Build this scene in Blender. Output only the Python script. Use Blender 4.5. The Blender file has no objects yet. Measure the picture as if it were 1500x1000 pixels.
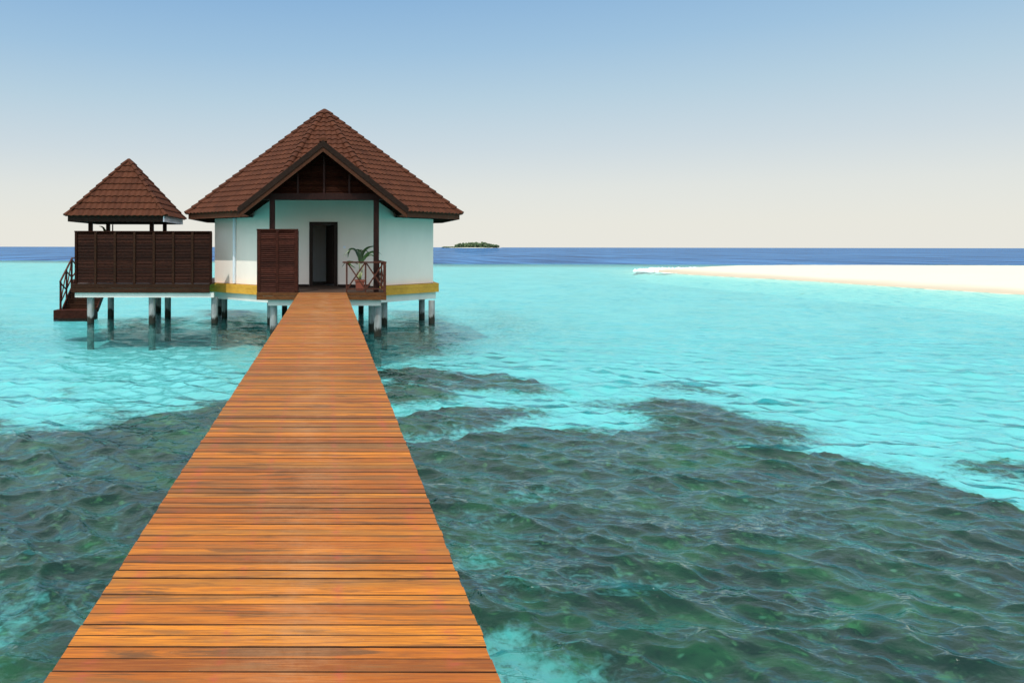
import bpy, math, random
import numpy as np
from mathutils import Vector, Matrix, Euler

random.seed(7)
rng = np.random.default_rng(11)
SC = bpy.context.scene
COL = SC.collection

# ------------------------------------------------------------------ camera
F_PX, PU, PV = 1100.0, 481.0, 362.0          # focal length and principal point in the 1500 px photograph
CAM_Z = 3.0                                  # eye height above the water
cam_d = bpy.data.cameras.new("camera")
cam = bpy.data.objects.new("camera", cam_d); COL.objects.link(cam)
cam_d.sensor_fit = 'HORIZONTAL'; cam_d.sensor_width = 36.0
cam_d.lens = 36.0 * F_PX / 1500.0
cam_d.shift_x = (750 - PU) / 1500.0
cam_d.shift_y = -(500 - PV) / 1500.0
cam_d.clip_start = 0.05; cam_d.clip_end = 60000
cam.location = (0, 0, CAM_Z)
cam.rotation_euler = (Matrix.Rotation(math.radians(90), 3, 'X') @ Matrix.Rotation(math.radians(0.09), 3, 'Z')).to_euler()
SC.camera = cam

# ------------------------------------------------------------------ light
SUN_ELEV = math.radians(58)
SUN_DIR = Vector((-0.50, -0.87, 0)).normalized()         # horizontal direction towards the sun
S = Vector((SUN_DIR.x * math.cos(SUN_ELEV), SUN_DIR.y * math.cos(SUN_ELEV), math.sin(SUN_ELEV)))
sun_d = bpy.data.lights.new("sun", 'SUN'); sun_d.energy = 3.0; sun_d.angle = math.radians(0.53)
sun_d.color = (1.0, 0.955, 0.88)
sun = bpy.data.objects.new("sun", sun_d); COL.objects.link(sun)
sun.rotation_euler = S.to_track_quat('Z', 'Y').to_euler(); sun.location = (-30, -10, 40)

def lin(r, g, b):
    f = lambda c: (c / 255 / 12.92) if c / 255 <= 0.04045 else ((c / 255 + 0.055) / 1.055) ** 2.4
    return (f(r), f(g), f(b), 1.0)

world = bpy.data.worlds.new("World"); SC.world = world; world.use_nodes = True
wt = world.node_tree; wt.nodes.clear()
wo = wt.nodes.new('ShaderNodeOutputWorld'); bg = wt.nodes.new('ShaderNodeBackground')
sky = wt.nodes.new('ShaderNodeTexSky'); sky.sky_type = 'NISHITA'; sky.sun_disc = False
sky.sun_elevation = SUN_ELEV; sky.sun_rotation = math.atan2(SUN_DIR.x, SUN_DIR.y)
sky.dust_density = 2.0; sky.air_density = 1.0
tc = wt.nodes.new('ShaderNodeTexCoord'); sp = wt.nodes.new('ShaderNodeSeparateXYZ')
rp = wt.nodes.new('ShaderNodeValToRGB')
wt.links.new(tc.outputs['Generated'], sp.inputs[0]); wt.links.new(sp.outputs['Z'], rp.inputs[0])
stops = [(0.0, lin(234, 232, 223)), (0.03, lin(231, 230, 221)), (0.075, lin(222, 225, 221)), (0.125, lin(203, 215, 221)),
         (0.19, lin(180, 205, 220)), (0.25, lin(157, 192, 219)), (0.315, lin(137, 178, 215)), (0.40, lin(165, 190, 218)), (0.52, lin(205, 216, 228)), (0.75, lin(238, 240, 242))]  # stops above the view are whitened to add fill
cr = rp.color_ramp
cr.elements[0].position, cr.elements[0].color = stops[0]
cr.elements[1].position, cr.elements[1].color = stops[-1]
for p_, c_ in stops[1:-1]:
    e = cr.elements.new(p_); e.color = c_
# the hazy bright tropical air (ramp) over the clear-sky model
mulb = wt.nodes.new('ShaderNodeVectorMath'); mulb.operation = 'SCALE'; mulb.inputs['Scale'].default_value = 10.8
wt.links.new(rp.outputs['Color'], mulb.inputs[0])
mx = wt.nodes.new('ShaderNodeMix'); mx.data_type = 'RGBA'; mx.inputs['Factor'].default_value = 0.9
# unseen glow round the sun behind the camera, added to fill shaded walls
dotn = wt.nodes.new('ShaderNodeVectorMath'); dotn.operation = 'DOT_PRODUCT'; dotn.inputs[1].default_value = S
wt.links.new(tc.outputs['Generated'], dotn.inputs[0])
glow = wt.nodes.new('ShaderNodeMapRange'); glow.interpolation_type = 'SMOOTHSTEP'
glow.inputs[1].default_value = 0.12; glow.inputs[2].default_value = 0.97; glow.inputs[3].default_value = 0.0; glow.inputs[4].default_value = 11.0
wt.links.new(dotn.outputs['Value'], glow.inputs[0])
addg = wt.nodes.new('ShaderNodeVectorMath'); addg.operation = 'ADD'
wt.links.new(mulb.outputs[0], addg.inputs[0]); wt.links.new(glow.outputs[0], addg.inputs[1])
wt.links.new(sky.outputs['Color'], mx.inputs['A']); wt.links.new(addg.outputs[0], mx.inputs['B'])
wt.links.new(mx.outputs['Result'], bg.inputs['Color']); bg.inputs['Strength'].default_value = 0.10
wt.links.new(bg.outputs[0], wo.inputs[0])

SC.view_settings.view_transform = 'Standard'; SC.view_settings.look = 'None'
SC.view_settings.gamma = 1.0; SC.view_settings.exposure = 0.0
SC.render.engine = 'CYCLES'
SC.cycles.use_denoising = True
SC.cycles.max_bounces = 8; SC.cycles.transparent_max_bounces = 12
SC.cycles.sample_clamp_direct = 1.3
SC.cycles.caustics_reflective = False; SC.cycles.caustics_refractive = False

# ------------------------------------------------------------------ helpers
def at_y(u, v, y):
    """the world point that stands at distance y along the jetty, from its place in the photograph"""
    return Vector(((u - PU) * y / F_PX, y, CAM_Z - (v - PV) * y / F_PX))
def at_z(u, v, z):
    v = v - (u - PU) * 0.00157
    y = (CAM_Z - z) * F_PX / (v - PV)
    return ((u - PU) * y / F_PX, y)

WORLD = {}
def tag(o, label=None, cat=None, group=None, kind=None):
    if label: o['label'] = label
    if cat: o['category'] = cat
    if group: o['group'] = group
    if kind: o['kind'] = kind
    return o
def thing(name, loc, label, cat, group=None):
    o = bpy.data.objects.new(name, None); COL.objects.link(o)
    o.empty_display_size = 0.3; o.location = loc; WORLD[o.name] = Vector(loc)
    return tag(o, label, cat, group)

class MB:
    def __init__(s): s.v = []; s.f = []
    def add(s, verts, faces):
        n = len(s.v); s.v += [tuple(p) for p in verts]; s.f += [tuple(i + n for i in f) for f in faces]
    def box(s, c, size, R=None, ch=0.0):
        x, y, z = size[0] / 2, size[1] / 2, size[2] / 2
        P = [(-x, -y, -z), (x, -y, -z), (x, y, -z), (-x, y, -z), (-x, -y, z), (x, -y, z), (x, y, z), (-x, y, z)]
        if R is not None: P = [R @ Vector(p) for p in P]
        c = Vector(c)
        s.add([Vector(p) + c for p in P], [(0, 3, 2, 1), (4, 5, 6, 7), (0, 1, 5, 4), (1, 2, 6, 5), (2, 3, 7, 6), (3, 0, 4, 7)])
    def bx(s, x0, x1, y0, y1, z0, z1):
        s.box(((x0 + x1) / 2, (y0 + y1) / 2, (z0 + z1) / 2), (x1 - x0, y1 - y0, z1 - z0))
    def beam(s, a, b, w, h, up=(0, 0, 1)):
        a, b = Vector(a), Vector(b); d = b - a; L = d.length; d.normalize()
        side = d.cross(Vector(up)).normalized(); u2 = side.cross(d).normalized()
        R = Matrix((side, d, u2)).transposed()
        s.box((a + b) / 2, (w, L, h), R)
    def tube(s, a, b, r0, r1=None, n=14, caps=True):
        r1 = r0 if r1 is None else r1
        a, b = Vector(a), Vector(b); d = (b - a).normalized()
        up = Vector((0, 0, 1)) if abs(d.z) < 0.9 else Vector((1, 0, 0))
        e1 = d.cross(up).normalized(); e2 = d.cross(e1)
        V = []
        for p, r in ((a, r0), (b, r1)):
            for k in range(n):
                t = 2 * math.pi * k / n; V.append(p + e1 * math.cos(t) * r + e2 * math.sin(t) * r)
        Fc = [(k, (k + 1) % n, n + (k + 1) % n, n + k) for k in range(n)]
        if caps: Fc += [tuple(range(n - 1, -1, -1)), tuple(range(n, 2 * n))]
        s.add(V, Fc)
    def prism(s, poly, z0, z1):
        n = len(poly)
        V = [(p[0], p[1], z0) for p in poly] + [(p[0], p[1], z1) for p in poly]
        s.add(V, [tuple(range(n - 1, -1, -1)), tuple(range(n, 2 * n))] + [(k, (k + 1) % n, n + (k + 1) % n, n + k) for k in range(n)])
    def poly_y(s, poly, y0, y1):
        """polygon given in x, z, extruded along y"""
        n = len(poly)
        V = [(p[0], y0, p[1]) for p in poly] + [(p[0], y1, p[1]) for p in poly]
        s.add(V, [tuple(range(n)), tuple(range(2 * n - 1, n - 1, -1))] + [(k, n + k, n + (k + 1) % n, (k + 1) % n) for k in range(n)])
    def build(s, name, mat, parent=None, loc=None, smooth=False, bevel=0.0):
        me = bpy.data.meshes.new(name)
        base = WORLD.get(parent.name, Vector((0, 0, 0))) if parent else Vector((0, 0, 0))
        org = Vector(loc) if loc is not None else base
        me.from_pydata([(p[0] - org.x, p[1] - org.y, p[2] - org.z) for p in s.v], [], s.f)
        me.update()
        o = bpy.data.objects.new(name, me); COL.objects.link(o)
        if parent: o.parent = parent
        o.location = org - base; WORLD[o.name] = org
        if mat: me.materials.append(mat)
        if smooth: me.polygons.foreach_set('use_smooth', [True] * len(me.polygons))
        if bevel:
            m = o.modifiers.new('bevel', 'BEVEL'); m.width = bevel; m.segments = 2; m.limit_method = 'ANGLE'
        return o

def np_mesh(name, V, Fq, mat, attrs=None, smooth=True):
    me = bpy.data.meshes.new(name)
    me.vertices.add(len(V)); me.vertices.foreach_set('co', V.astype(np.float32).ravel())
    n = len(Fq); me.loops.add(4 * n); me.polygons.add(n)
    me.loops.foreach_set('vertex_index', Fq.astype(np.int32).ravel())
    me.polygons.foreach_set('loop_start', np.arange(0, 4 * n, 4, dtype=np.int32))
    me.polygons.foreach_set('loop_total', np.full(n, 4, dtype=np.int32))
    me.polygons.foreach_set('use_smooth', np.full(n, smooth))
    for k, a in (attrs or {}).items():
        at = me.attributes.new(k, 'FLOAT', 'POINT'); at.data.foreach_set('value', a.astype(np.float32).ravel())
    me.update(calc_edges=True); me.validate()
    me.materials.append(mat)
    o = bpy.data.objects.new(name, me); COL.objects.link(o)
    return o
def grid_faces(nr, nc):
    i = np.arange(nr - 1)[:, None] * nc + np.arange(nc - 1)[None, :]
    return np.stack([i, i + 1, i + nc + 1, i + nc], -1).reshape(-1, 4)

# numpy value noise
_T = rng.random((256, 256))
def vnoise(x, y):
    xi = np.floor(x).astype(int); yi = np.floor(y).astype(int); fx = x - xi; fy = y - yi
    fx = fx * fx * (3 - 2 * fx); fy = fy * fy * (3 - 2 * fy)
    g = lambda a, b: _T[a & 255, b & 255]
    return (g(xi, yi) * (1 - fx) + g(xi + 1, yi) * fx) * (1 - fy) + (g(xi, yi + 1) * (1 - fx) + g(xi + 1, yi + 1) * fx) * fy
def fbm(x, y, o=4):
    r = 0; a = 0.5; t = 0
    for k in range(o):
        r = r + a * vnoise(x * 2 ** k + 17.3 * k, y * 2 ** k + 9.1 * k); t += a; a *= 0.5
    return r / t
def sstep(a, b, x):
    t = np.clip((x - a) / (b - a), 0, 1); return t * t * (3 - 2 * t)
def sdist(poly, X, Y):
    """signed distance, positive inside the polygon"""
    d = np.full(X.shape, 1e9); ins = np.zeros(X.shape, bool); n = len(poly)
    for i in range(n):
        ax, ay = poly[i]; bx_, by = poly[(i + 1) % n]
        ex, ey = bx_ - ax, by - ay
        t = np.clip(((X - ax) * ex + (Y - ay) * ey) / (ex * ex + ey * ey + 1e-9), 0, 1)
        d = np.minimum(d, np.hypot(X - ax - t * ex, Y - ay - t * ey))
        c = ((ay > Y) != (by > Y)) & (X < ex * (Y - ay) / (ey if abs(ey) > 1e-9 else 1e-9) + ax)
        ins ^= c
    return np.where(ins, d, -d)

# ------------------------------------------------------------------ materials
def newmat(name):
    m = bpy.data.materials.new(name); m.use_nodes = True
    nt = m.node_tree; nt.nodes.clear()
    out = nt.nodes.new('ShaderNodeOutputMaterial')
    return m, nt, out
class NT:
    def __init__(s, nt): s.nt = nt
    def n(s, t, **kw):
        nd = s.nt.nodes.new('ShaderNode' + t)
        for k, v in kw.items(): setattr(nd, k, v)
        return nd
    def set(s, sock, v):
        if isinstance(v, bpy.types.NodeSocket): s.nt.links.new(v, sock)
        elif v is not None: sock.default_value = v
    def math(s, op, a, b=None, c=None, clamp=False):
        nd = s.n('Math', operation=op, use_clamp=clamp)
        for i, v in enumerate((a, b, c)):
            if v is not None: s.set(nd.inputs[i], v)
        return nd.outputs[0]
    def mix(s, f, a, b, mode='MIX'):
        nd = s.n('Mix', data_type='RGBA', blend_type=mode)
        s.set(nd.inputs['Factor'], f); s.set(nd.inputs['A'], a); s.set(nd.inputs['B'], b)
        return nd.outputs['Result']
    def coords(s, which='Object', scale=(1, 1, 1)):
        t = s.n('TexCoord'); m = s.n('Mapping'); m.inputs['Scale'].default_value = scale
        s.nt.links.new(t.outputs[which], m.inputs['Vector']); return m.outputs[0]
    def wpos(s, scale=(1, 1, 1)):
        t = s.n('NewGeometry'); m = s.n('Mapping'); m.inputs['Scale'].default_value = scale
        s.nt.links.new(t.outputs['Position'], m.inputs['Vector']); return m.outputs[0]
    def noise(s, vec, scale, detail=4, rough=0.55, dist=0.0):
        nd = s.n('TexNoise'); s.set(nd.inputs['Vector'], vec)
        nd.inputs['Scale'].default_value = scale; nd.inputs['Detail'].default_value = detail
        nd.inputs['Roughness'].default_value = rough; nd.inputs['Distortion'].default_value = dist
        return nd.outputs[0]
    def ramp(s, f, pts):
        nd = s.n('ValToRGB'); s.set(nd.inputs[0], f); e = nd.color_ramp.elements
        e[0].position, e[0].color = pts[0]; e[1].position, e[1].color = pts[-1]
        for p, c in pts[1:-1]:
            x = e.new(p); x.color = c
        return nd.outputs[0]
    def step(s, f, a, b):
        nd = s.n('MapRange', interpolation_type='SMOOTHSTEP'); s.set(nd.inputs[0], f)
        nd.inputs[1].default_value = a; nd.inputs[2].default_value = b
        return nd.outputs[0]
    def bump(s, h, strength, dist, normal=None):
        nd = s.n('Bump'); s.set(nd.inputs['Height'], h); nd.inputs['Strength'].default_value = strength
        nd.inputs['Distance'].default_value = dist; s.set(nd.inputs['Normal'], normal); return nd.outputs[0]
    def attr(s, name):
        nd = s.n('Attribute'); nd.attribute_name = name; return nd.outputs['Fac']
    def island(s): return s.n('NewGeometry').outputs['Random Per Island']
    def bsdf(s, out, col, rough, normal=None, spec=0.5):
        b = s.n('BsdfPrincipled'); s.set(b.inputs['Base Color'], col); s.set(b.inputs['Roughness'], rough)
        s.set(b.inputs['Normal'], normal); b.inputs['Specular IOR Level'].default_value = spec
        s.nt.links.new(b.outputs[0], out.inputs[0]); return b
def g(v): return (v, v, v, 1)
def c4(a, b, c): return (a, b, c, 1)

def wood(name, dark, light, stretch, rough=0.6, scale=9, var=0.5, bump=0.3, spec=0.06):
    m, nt, out = newmat(name); k = NT(nt)
    v = k.coords('Object', stretch)
    n1 = k.noise(v, scale, 6, 0.65, 0.4)
    col = k.mix(k.step(n1, 0.3, 0.72), dark, light)
    isl = k.math('MULTIPLY_ADD', k.island(), var, 1 - var / 2)
    gl = k.noise(k.coords('Object'), 1.3, 3)
    isl = k.math('MULTIPLY', isl, k.math('MULTIPLY_ADD', gl, 0.7, 0.65))
    cc = k.n('VectorMath', operation='SCALE'); k.set(cc.inputs[0], col); k.set(cc.inputs['Scale'], isl)
    k.bsdf(out, cc.outputs[0], rough, k.bump(n1, bump, 0.004), spec)
    return m
M = {}
M['screen'] = wood('dark_louvre_wood', c4(.0085, .0026, .0015), c4(.040, .0122, .0060), (1, 6, 6), 0.55, var=1.0)
M['screen_red'] = wood('red_louvre_wood', c4(.022, .0065, .0042), c4(.072, .0215, .0135), (1, 6, 6), 0.5, var=.8)
M['post'] = wood('brown_post_wood', c4(.014, .0065, .0058), c4(.036, .016, .013), (6, 6, 1), 0.55)
M['board'] = wood('brown_board_wood', c4(.018, .008, .0045), c4(.052, .022, .012), (1, 6, 8), 0.6)
M['porch_board'] = wood('orange_brown_board', c4(.055, .020, .008), c4(.17, .068, .025), (1, 6, 8), 0.6)
M['rail'] = wood('red_brown_rail', c4(.045, .016, .011), c4(.11, .040, .026), (3, 3, 3), 0.5)
M['barge'] = wood('weathered_barge_board', c4(.010, .0062, .0048), c4(.028, .016, .011), (1.5, 6, 6), 0.6)
M['barge2'] = wood('brown_barge_trim', c4(.035, .014, .008), c4(.085, .034, .018), (1.5, 6, 6), 0.6)
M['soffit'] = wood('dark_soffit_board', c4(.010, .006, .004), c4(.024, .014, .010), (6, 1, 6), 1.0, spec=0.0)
M['eave'] = wood('red_brown_eave_board', c4(.055, .020, .012), c4(.125, .048, .027), (1.5, 6, 6), 0.6)
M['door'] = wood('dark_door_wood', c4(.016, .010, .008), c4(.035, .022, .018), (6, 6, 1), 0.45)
M['yellow'] = wood('yellow_timber', c4(.50, .245, .035), c4(.68, .375, .060), (1, 1, 8), 0.55, 6, 0.15)
M['whiteboard'] = wood('white_painted_board', c4(.55, .56, .62), c4(.75, .75, .8), (1, 1, 6), 0.6, 6, 0.1)

def plaster(name, base, amt=0.08, rough=0.8):
    m, nt, out = newmat(name); k = NT(nt)
    n1 = k.noise(k.coords('Object', (1, 1, 0.5)), 1.2, 6, 0.6)
    n2 = k.noise(k.coords('Object'), 40, 3)
    col = k.mix(k.step(n1, 0.3, 0.75), tuple(c * (1 - amt) for c in base[:3]) + (1,), base)
    k.bsdf(out, col, rough, k.bump(n2, 0.15, 0.004), 0.3); return m
M['wall'] = plaster('white_plaster', c4(.89, .78, .69), 0.06)
M['beam'] = plaster('pale_painted_beam', c4(.72, .72, .66), 0.15)
M['pipe'] = plaster('pale_grey_pipe', c4(.72, .77, .82), 0.05, 0.4)
M['plate'] = plaster('white_plastic', c4(.8, .8, .85), 0.02, 0.3)
M['inside'] = plaster('interior_plaster', c4(.85, .87, .87), 0.03)
M['floor_dark'] = wood('dark_floor_board', c4(.04, .026, .02), c4(.09, .055, .04), (1, 8, 8), 0.6)

m, nt, out = newmat('concrete_pile'); k = NT(nt)
v = k.wpos(); sepz = k.n('SeparateXYZ'); k.set(sepz.inputs[0], v)
n1 = k.noise(k.wpos((1, 1, .35)), 6, 5); n2 = k.noise(k.wpos((1, 1, .12)), 9, 3)
base = k.mix(k.step(n1, .3, .7), c4(.19, .20, .20), c4(.32, .33, .32))
base = k.mix(k.math('MULTIPLY', k.step(n2, .58, .72), 0.6), base, c4(.30, .20, .07))
zz = k.math('ADD', sepz.outputs[2], k.math('MULTIPLY_ADD', n1, .5, -.25))
base = k.mix(k.step(zz, .36, .22), base, c4(.018, .018, .012))
base = k.mix(k.step(zz, -.06, -.22), base, c4(.15, .17, .15))  # paler under water: the fade from water scatter painted on
k.bsdf(out, base, 0.8, k.bump(n1, .3, .01), .3); M['pile'] = m

m, nt, out = newmat('clay_roof_tile'); k = NT(nt)
n1 = k.noise(k.coords('Object'), 2.2, 5, .6); n2 = k.noise(k.coords('Object'), 30, 4)
col = k.mix(k.step(n1, .3, .7), c4(.042, .0128, .0056), c4(.066, .0205, .0092))
col = k.mix(k.math('MULTIPLY', k.island(), .4), col, c4(.105, .034, .015))
col = k.mix(k.math('MULTIPLY', k.step(n2, .5, .75), .15), col, c4(.03, .014, .011))
k.bsdf(out, col, .75, k.bump(n2, .25, .004), .12); M['tile'] = m

# jetty deck: every plank its own tone, grain, stains, a worn pale middle and screw-line stains
m, nt, out = newmat('oiled_jetty_planks'); k = NT(nt)
isl = k.island()
tone = k.ramp(isl, [(0.0, c4(.15, .042, .009)), (.15, c4(.28, .074, .009)), (.4, c4(.39, .114, .010)), (.65, c4(.53, .180, .014)), (.80, c4(.31, .118, .016)), (1.0, c4(.20, .092, .026))])
off = k.n('CombineXYZ'); k.set(off.inputs[0], k.math('MULTIPLY', isl, 71.0)); k.set(off.inputs[2], k.math('MULTIPLY', isl, 33.0))
va = k.n('VectorMath', operation='ADD'); k.set(va.inputs[0], k.coords('Object')); k.set(va.inputs[1], off.outputs[0])
def scaled(sc):
    mp = k.n('Mapping'); mp.inputs['Scale'].default_value = sc; k.set(mp.inputs[0], va.outputs[0]); return mp.outputs[0]
gr = k.noise(scaled((2.0, 60, 20)), 1.6, 6, .7, .5)
gr2 = k.noise(scaled((6.0, 220, 60)), 1.0, 4, .6)
col = k.mix(k.math('MULTIPLY', k.step(gr, .42, .62), .66), tone, c4(.16, .046, .011))
col = k.mix(k.math('MULTIPLY', k.step(gr2, .45, .8), .35), col, c4(.62, .23, .035))
wide = k.noise(scaled((.9, 7, 9)), 1.0, 6, .7, .5)
col = k.mix(k.math('MULTIPLY', k.step(wide, .46, .66), .72), col, c4(.165, .080, .026))
st = k.noise(scaled((1.5, 16, 9)), 1.0, 7, .68, .6)
col = k.mix(k.math('MULTIPLY', k.step(st, .50, .66), .80), col, c4(.085, .042, .018))
po = k.coords('Object'); sx = k.n('SeparateXYZ'); k.set(sx.inputs[0], po)
wn = k.noise(k.coords('Object', (1, .8, 1)), 3.5, 8, .75)
mid = k.math('SUBTRACT', 1.0, k.math('MULTIPLY', k.math('ABSOLUTE', k.math('ADD', sx.outputs[0], -.06)), 2.6), clamp=True)
col = k.mix(k.math('MULTIPLY', k.math('MULTIPLY', k.math('ADD', mid, k.step(sx.outputs[1], -4, 10)), k.step(k.math('ADD', wn, k.math('MULTIPLY_ADD', gr2, .5, -.25)), .35, .72)), .36, clamp=True), col, c4(.40, .22, .11))
fine = k.noise(k.coords('Object', (1, 2.5, 1)), 7, 6, .7)
for xs, w_ in ((.24, .035), (-.20, .03), (.66, .05), (-.66, .05)):
    l = k.math('SUBTRACT', 1.0, k.math('DIVIDE', k.math('ABSOLUTE', k.math('ADD', sx.outputs[0], k.math('MULTIPLY_ADD', fine, .08, -xs - .04))), w_), clamp=True)
    col = k.mix(k.math('MULTIPLY', k.math('MULTIPLY', l, k.step(fine, .42, .66)), .38), col, c4(.36, .050, .045))
sc_ = k.noise(k.coords('Object', (8, 22, 1)), 3.0, 3, .7)
col = k.mix(k.math('MULTIPLY', k.step(sc_, .73, .80), .5), col, c4(.62, .46, .32))
k.bsdf(out, col, k.math('MULTIPLY_ADD', gr, .25, .40), k.bump(gr, .5, .003), .18); M['deck'] = m
M['plank_edge'] = wood('weathered_edge_gap_shade', c4(.022, .010, .006), c4(.060, .026, .012), (1, 8, 8), 0.8)  # weathered edges, darkened further to paint shade into the plank gaps

m, nt, out = newmat('terracotta'); k = NT(nt)
n1 = k.noise(k.coords('Object'), 8, 4)
k.bsdf(out, k.mix(n1, c4(.17, .040, .022), c4(.30, .080, .045)), .75); M['terracotta'] = m
m, nt, out = newmat('potting_soil'); k = NT(nt)
k.bsdf(out, k.mix(k.noise(k.coords('Object'), 30, 4), c4(.02, .013, .008), c4(.05, .032, .02)), .95); M['soil'] = m
m, nt, out = newmat('palm_leaf'); k = NT(nt)
n1 = k.noise(k.coords('Object'), 6, 4)
col = k.mix(n1, c4(.010, .036, .008), c4(.036, .098, .018))
b = k.bsdf(out, col, .38); M['leaf'] = m
m, nt, out = newmat('palm_stem'); k = NT(nt)
k.bsdf(out, k.mix(k.noise(k.coords('Object', (1, 1, .3)), 9, 4), c4(.20, .26, .08), c4(.36, .40, .17)), .5); M['stem'] = m
m, nt, out = newmat('black_fabric'); k = NT(nt)
k.bsdf(out, k.mix(k.noise(k.coords('Object'), 60, 3), c4(.008, .008, .012), c4(.03, .03, .04)), .7); M['cloth'] = m
m, nt, out = newmat('brushed_metal'); k = NT(nt)
b = k.bsdf(out, k.mix(k.noise(k.coords('Object'), 20, 3), g(.35), g(.5)), .35); b.inputs['Metallic'].default_value = 1; M['metal'] = m

# ------------------------------------------------------------------ sea, sea bed, sand bar, far island
def row_positions(y0, y1, c, lo):
    ys = [y0]
    while ys[-1] < y1: ys.append(ys[-1] + max(lo, c * (abs(ys[-1]) + 2)) * (1 + max(0, ys[-1] - 90) * .02))
    return np.array(ys)

WAVES = []
for i in range(96):
    lam = float(0.13 * (0.95 / 0.13) ** rng.random()) if i > 6 else float(1.4 + 1.2 * rng.random())
    ang = math.radians(78 + rng.normal() * 36)
    slope = 0.037 * (0.75 + 0.5 * rng.random())
    if lam > 1.3: slope *= 0.65
    slope *= 1.35
    WAVES.append((lam, ang, slope, rng.random() * 2 * math.pi))
def waves(X, Y, cell):
    Z = np.zeros(X.shape); DX = np.zeros(X.shape); DY = np.zeros(X.shape)
    amp_mod = 0.65 + 0.8 * fbm(X * .16 + 3, Y * .16 + 8, 3)
    for lam, ang, sl, ph in WAVES:
        kk = 2 * math.pi / lam; a = sl / kk
        fade = np.clip((lam / cell - 2.5) / 2.5, 0, 1) * amp_mod
        th = kk * (X * math.cos(ang) + Y * math.sin(ang)) + ph
        Z += a * fade * np.cos(th)
        q = .85 * a * fade * np.sin(th)
        DX -= q * math.cos(ang); DY -= q * math.sin(ang)
    return Z, DX, DY

ys = np.concatenate([[-500, -200, -90, -45, -24], row_positions(-14, 30000, .0025, .021)])
ks = np.concatenate([-np.geomspace(14, .83, 26), np.linspace(-.80, 1.30, 940), np.geomspace(1.34, 14, 22)])
Yg, Kg = np.meshgrid(ys, ks, indexing='ij')
W_ = np.maximum(Yg, 0) + 6.5
Xg = Kg * W_
far = sstep(400, 3000, Yg); Xg = Xg * (1 + far * 1.5)
cell = np.maximum(.00225 * W_, .0025 * (np.abs(Yg) + 2)) * np.where((Kg < -.81) | (Kg > 1.31), 400, 1)
wz, wx, wy = waves(Xg, Yg, cell)
swell = 1.0 - 0.74 * sstep(10, 32, Yg)
wz *= swell; wx *= swell; wy *= swell
edge_y = 127 + 30 * sstep(6, -14, Xg) + 16 * (fbm(Xg * .03, Yg * .03 + 4) - .5)
deep = sstep(-12, 10, Yg - edge_y)
SB = [(40.4, 93), (39.7, 84.5), (41.5, 77.5), (43.2, 66), (43.9, 55.4), (44.7, 48.2), (46.5, 40), (62, 34), (110, 38), (135, 70), (112, 104), (80, 106), (56, 106), (46, 103.5), (41, 98.5)]
shoal = np.zeros(Xg.shape); near = (Yg > 20) & (Yg < 125) & (Xg > 20) & (Xg < 150)
shoal[near] = sstep(-7, .5, sdist(SB, Xg[near], Yg[near]))
V = np.stack([Xg + wx, Yg + wy, wz], -1).reshape(-1, 3)
m, nt, out = newmat('sea_water'); k = NT(nt)
dp = k.attr('deep')
pos = k.wpos()
b1 = k.noise(k.wpos((.8, 1.5, 1)), 3.2, 3, .55, .3)
b2 = k.noise(k.wpos((.8, 1.4, 1)), 11, 2, .5, .2)
b3 = k.noise(k.wpos((.30, .8, 1)), .55, 4, .6, .2)
h = k.math('ADD', k.math('MULTIPLY', b1, .062), k.math('ADD', k.math('MULTIPLY', b2, .020), k.math('MULTIPLY', b3, .08)))
nrm = k.bump(h, .55, 1.0)
fr = k.n('LayerWeight'); k.set(fr.inputs['Normal'], nrm)
fcv = k.math('POWER', fr.outputs['Facing'], 3.1)
fac = k.math('MINIMUM', k.math('MULTIPLY_ADD', fcv, .80, .012), .42)
fac = k.math('MULTIPLY', fac, k.math('MULTIPLY_ADD', dp, -.62, 1.0))
gl = k.n('BsdfGlossy'); gl.inputs['Roughness'].default_value = .03; k.set(gl.inputs['Normal'], nrm)
gl.inputs['Color'].default_value = (.90, .98, .95, 1)
tr = k.n('BsdfTransparent'); k.set(tr.inputs['Color'], k.mix(k.attr('shoal'), c4(.33, .75, .785), c4(.60, .86, .82)))
df = k.n('BsdfDiffuse'); k.set(df.inputs['Normal'], nrm)
patch = k.math('MULTIPLY_ADD', k.noise(k.wpos((.14, .010, 1)), 1.0, 4, .7), .65, k.math('MULTIPLY', k.noise(k.wpos((1.2, .6, 1)), .06, 6, .7), .35))
deepc = k.mix(k.step(patch, .35, .65), c4(.002, .030, .115), c4(.050, .170, .38))
k.set(df.inputs['Color'], k.mix(dp, c4(.05, .55, .54), deepc))
op = k.math('MULTIPLY_ADD', dp, .955, .014)
un = k.n('MixShader'); k.set(un.inputs[0], op); nt.links.new(tr.outputs[0], un.inputs[1]); nt.links.new(df.outputs[0], un.inputs[2])
ms = k.n('MixShader'); k.set(ms.inputs[0], fac); nt.links.new(un.outputs[0], ms.inputs[1]); nt.links.new(gl.outputs[0], ms.inputs[2])
nt.links.new(ms.outputs[0], out.inputs[0])
sea = np_mesh('sea', V, grid_faces(*Yg.shape), m, {'deep': deep, 'shoal': shoal})
tag(sea, 'clear turquoise lagoon water turning deep blue towards the horizon', 'sea', kind='structure')

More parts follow.
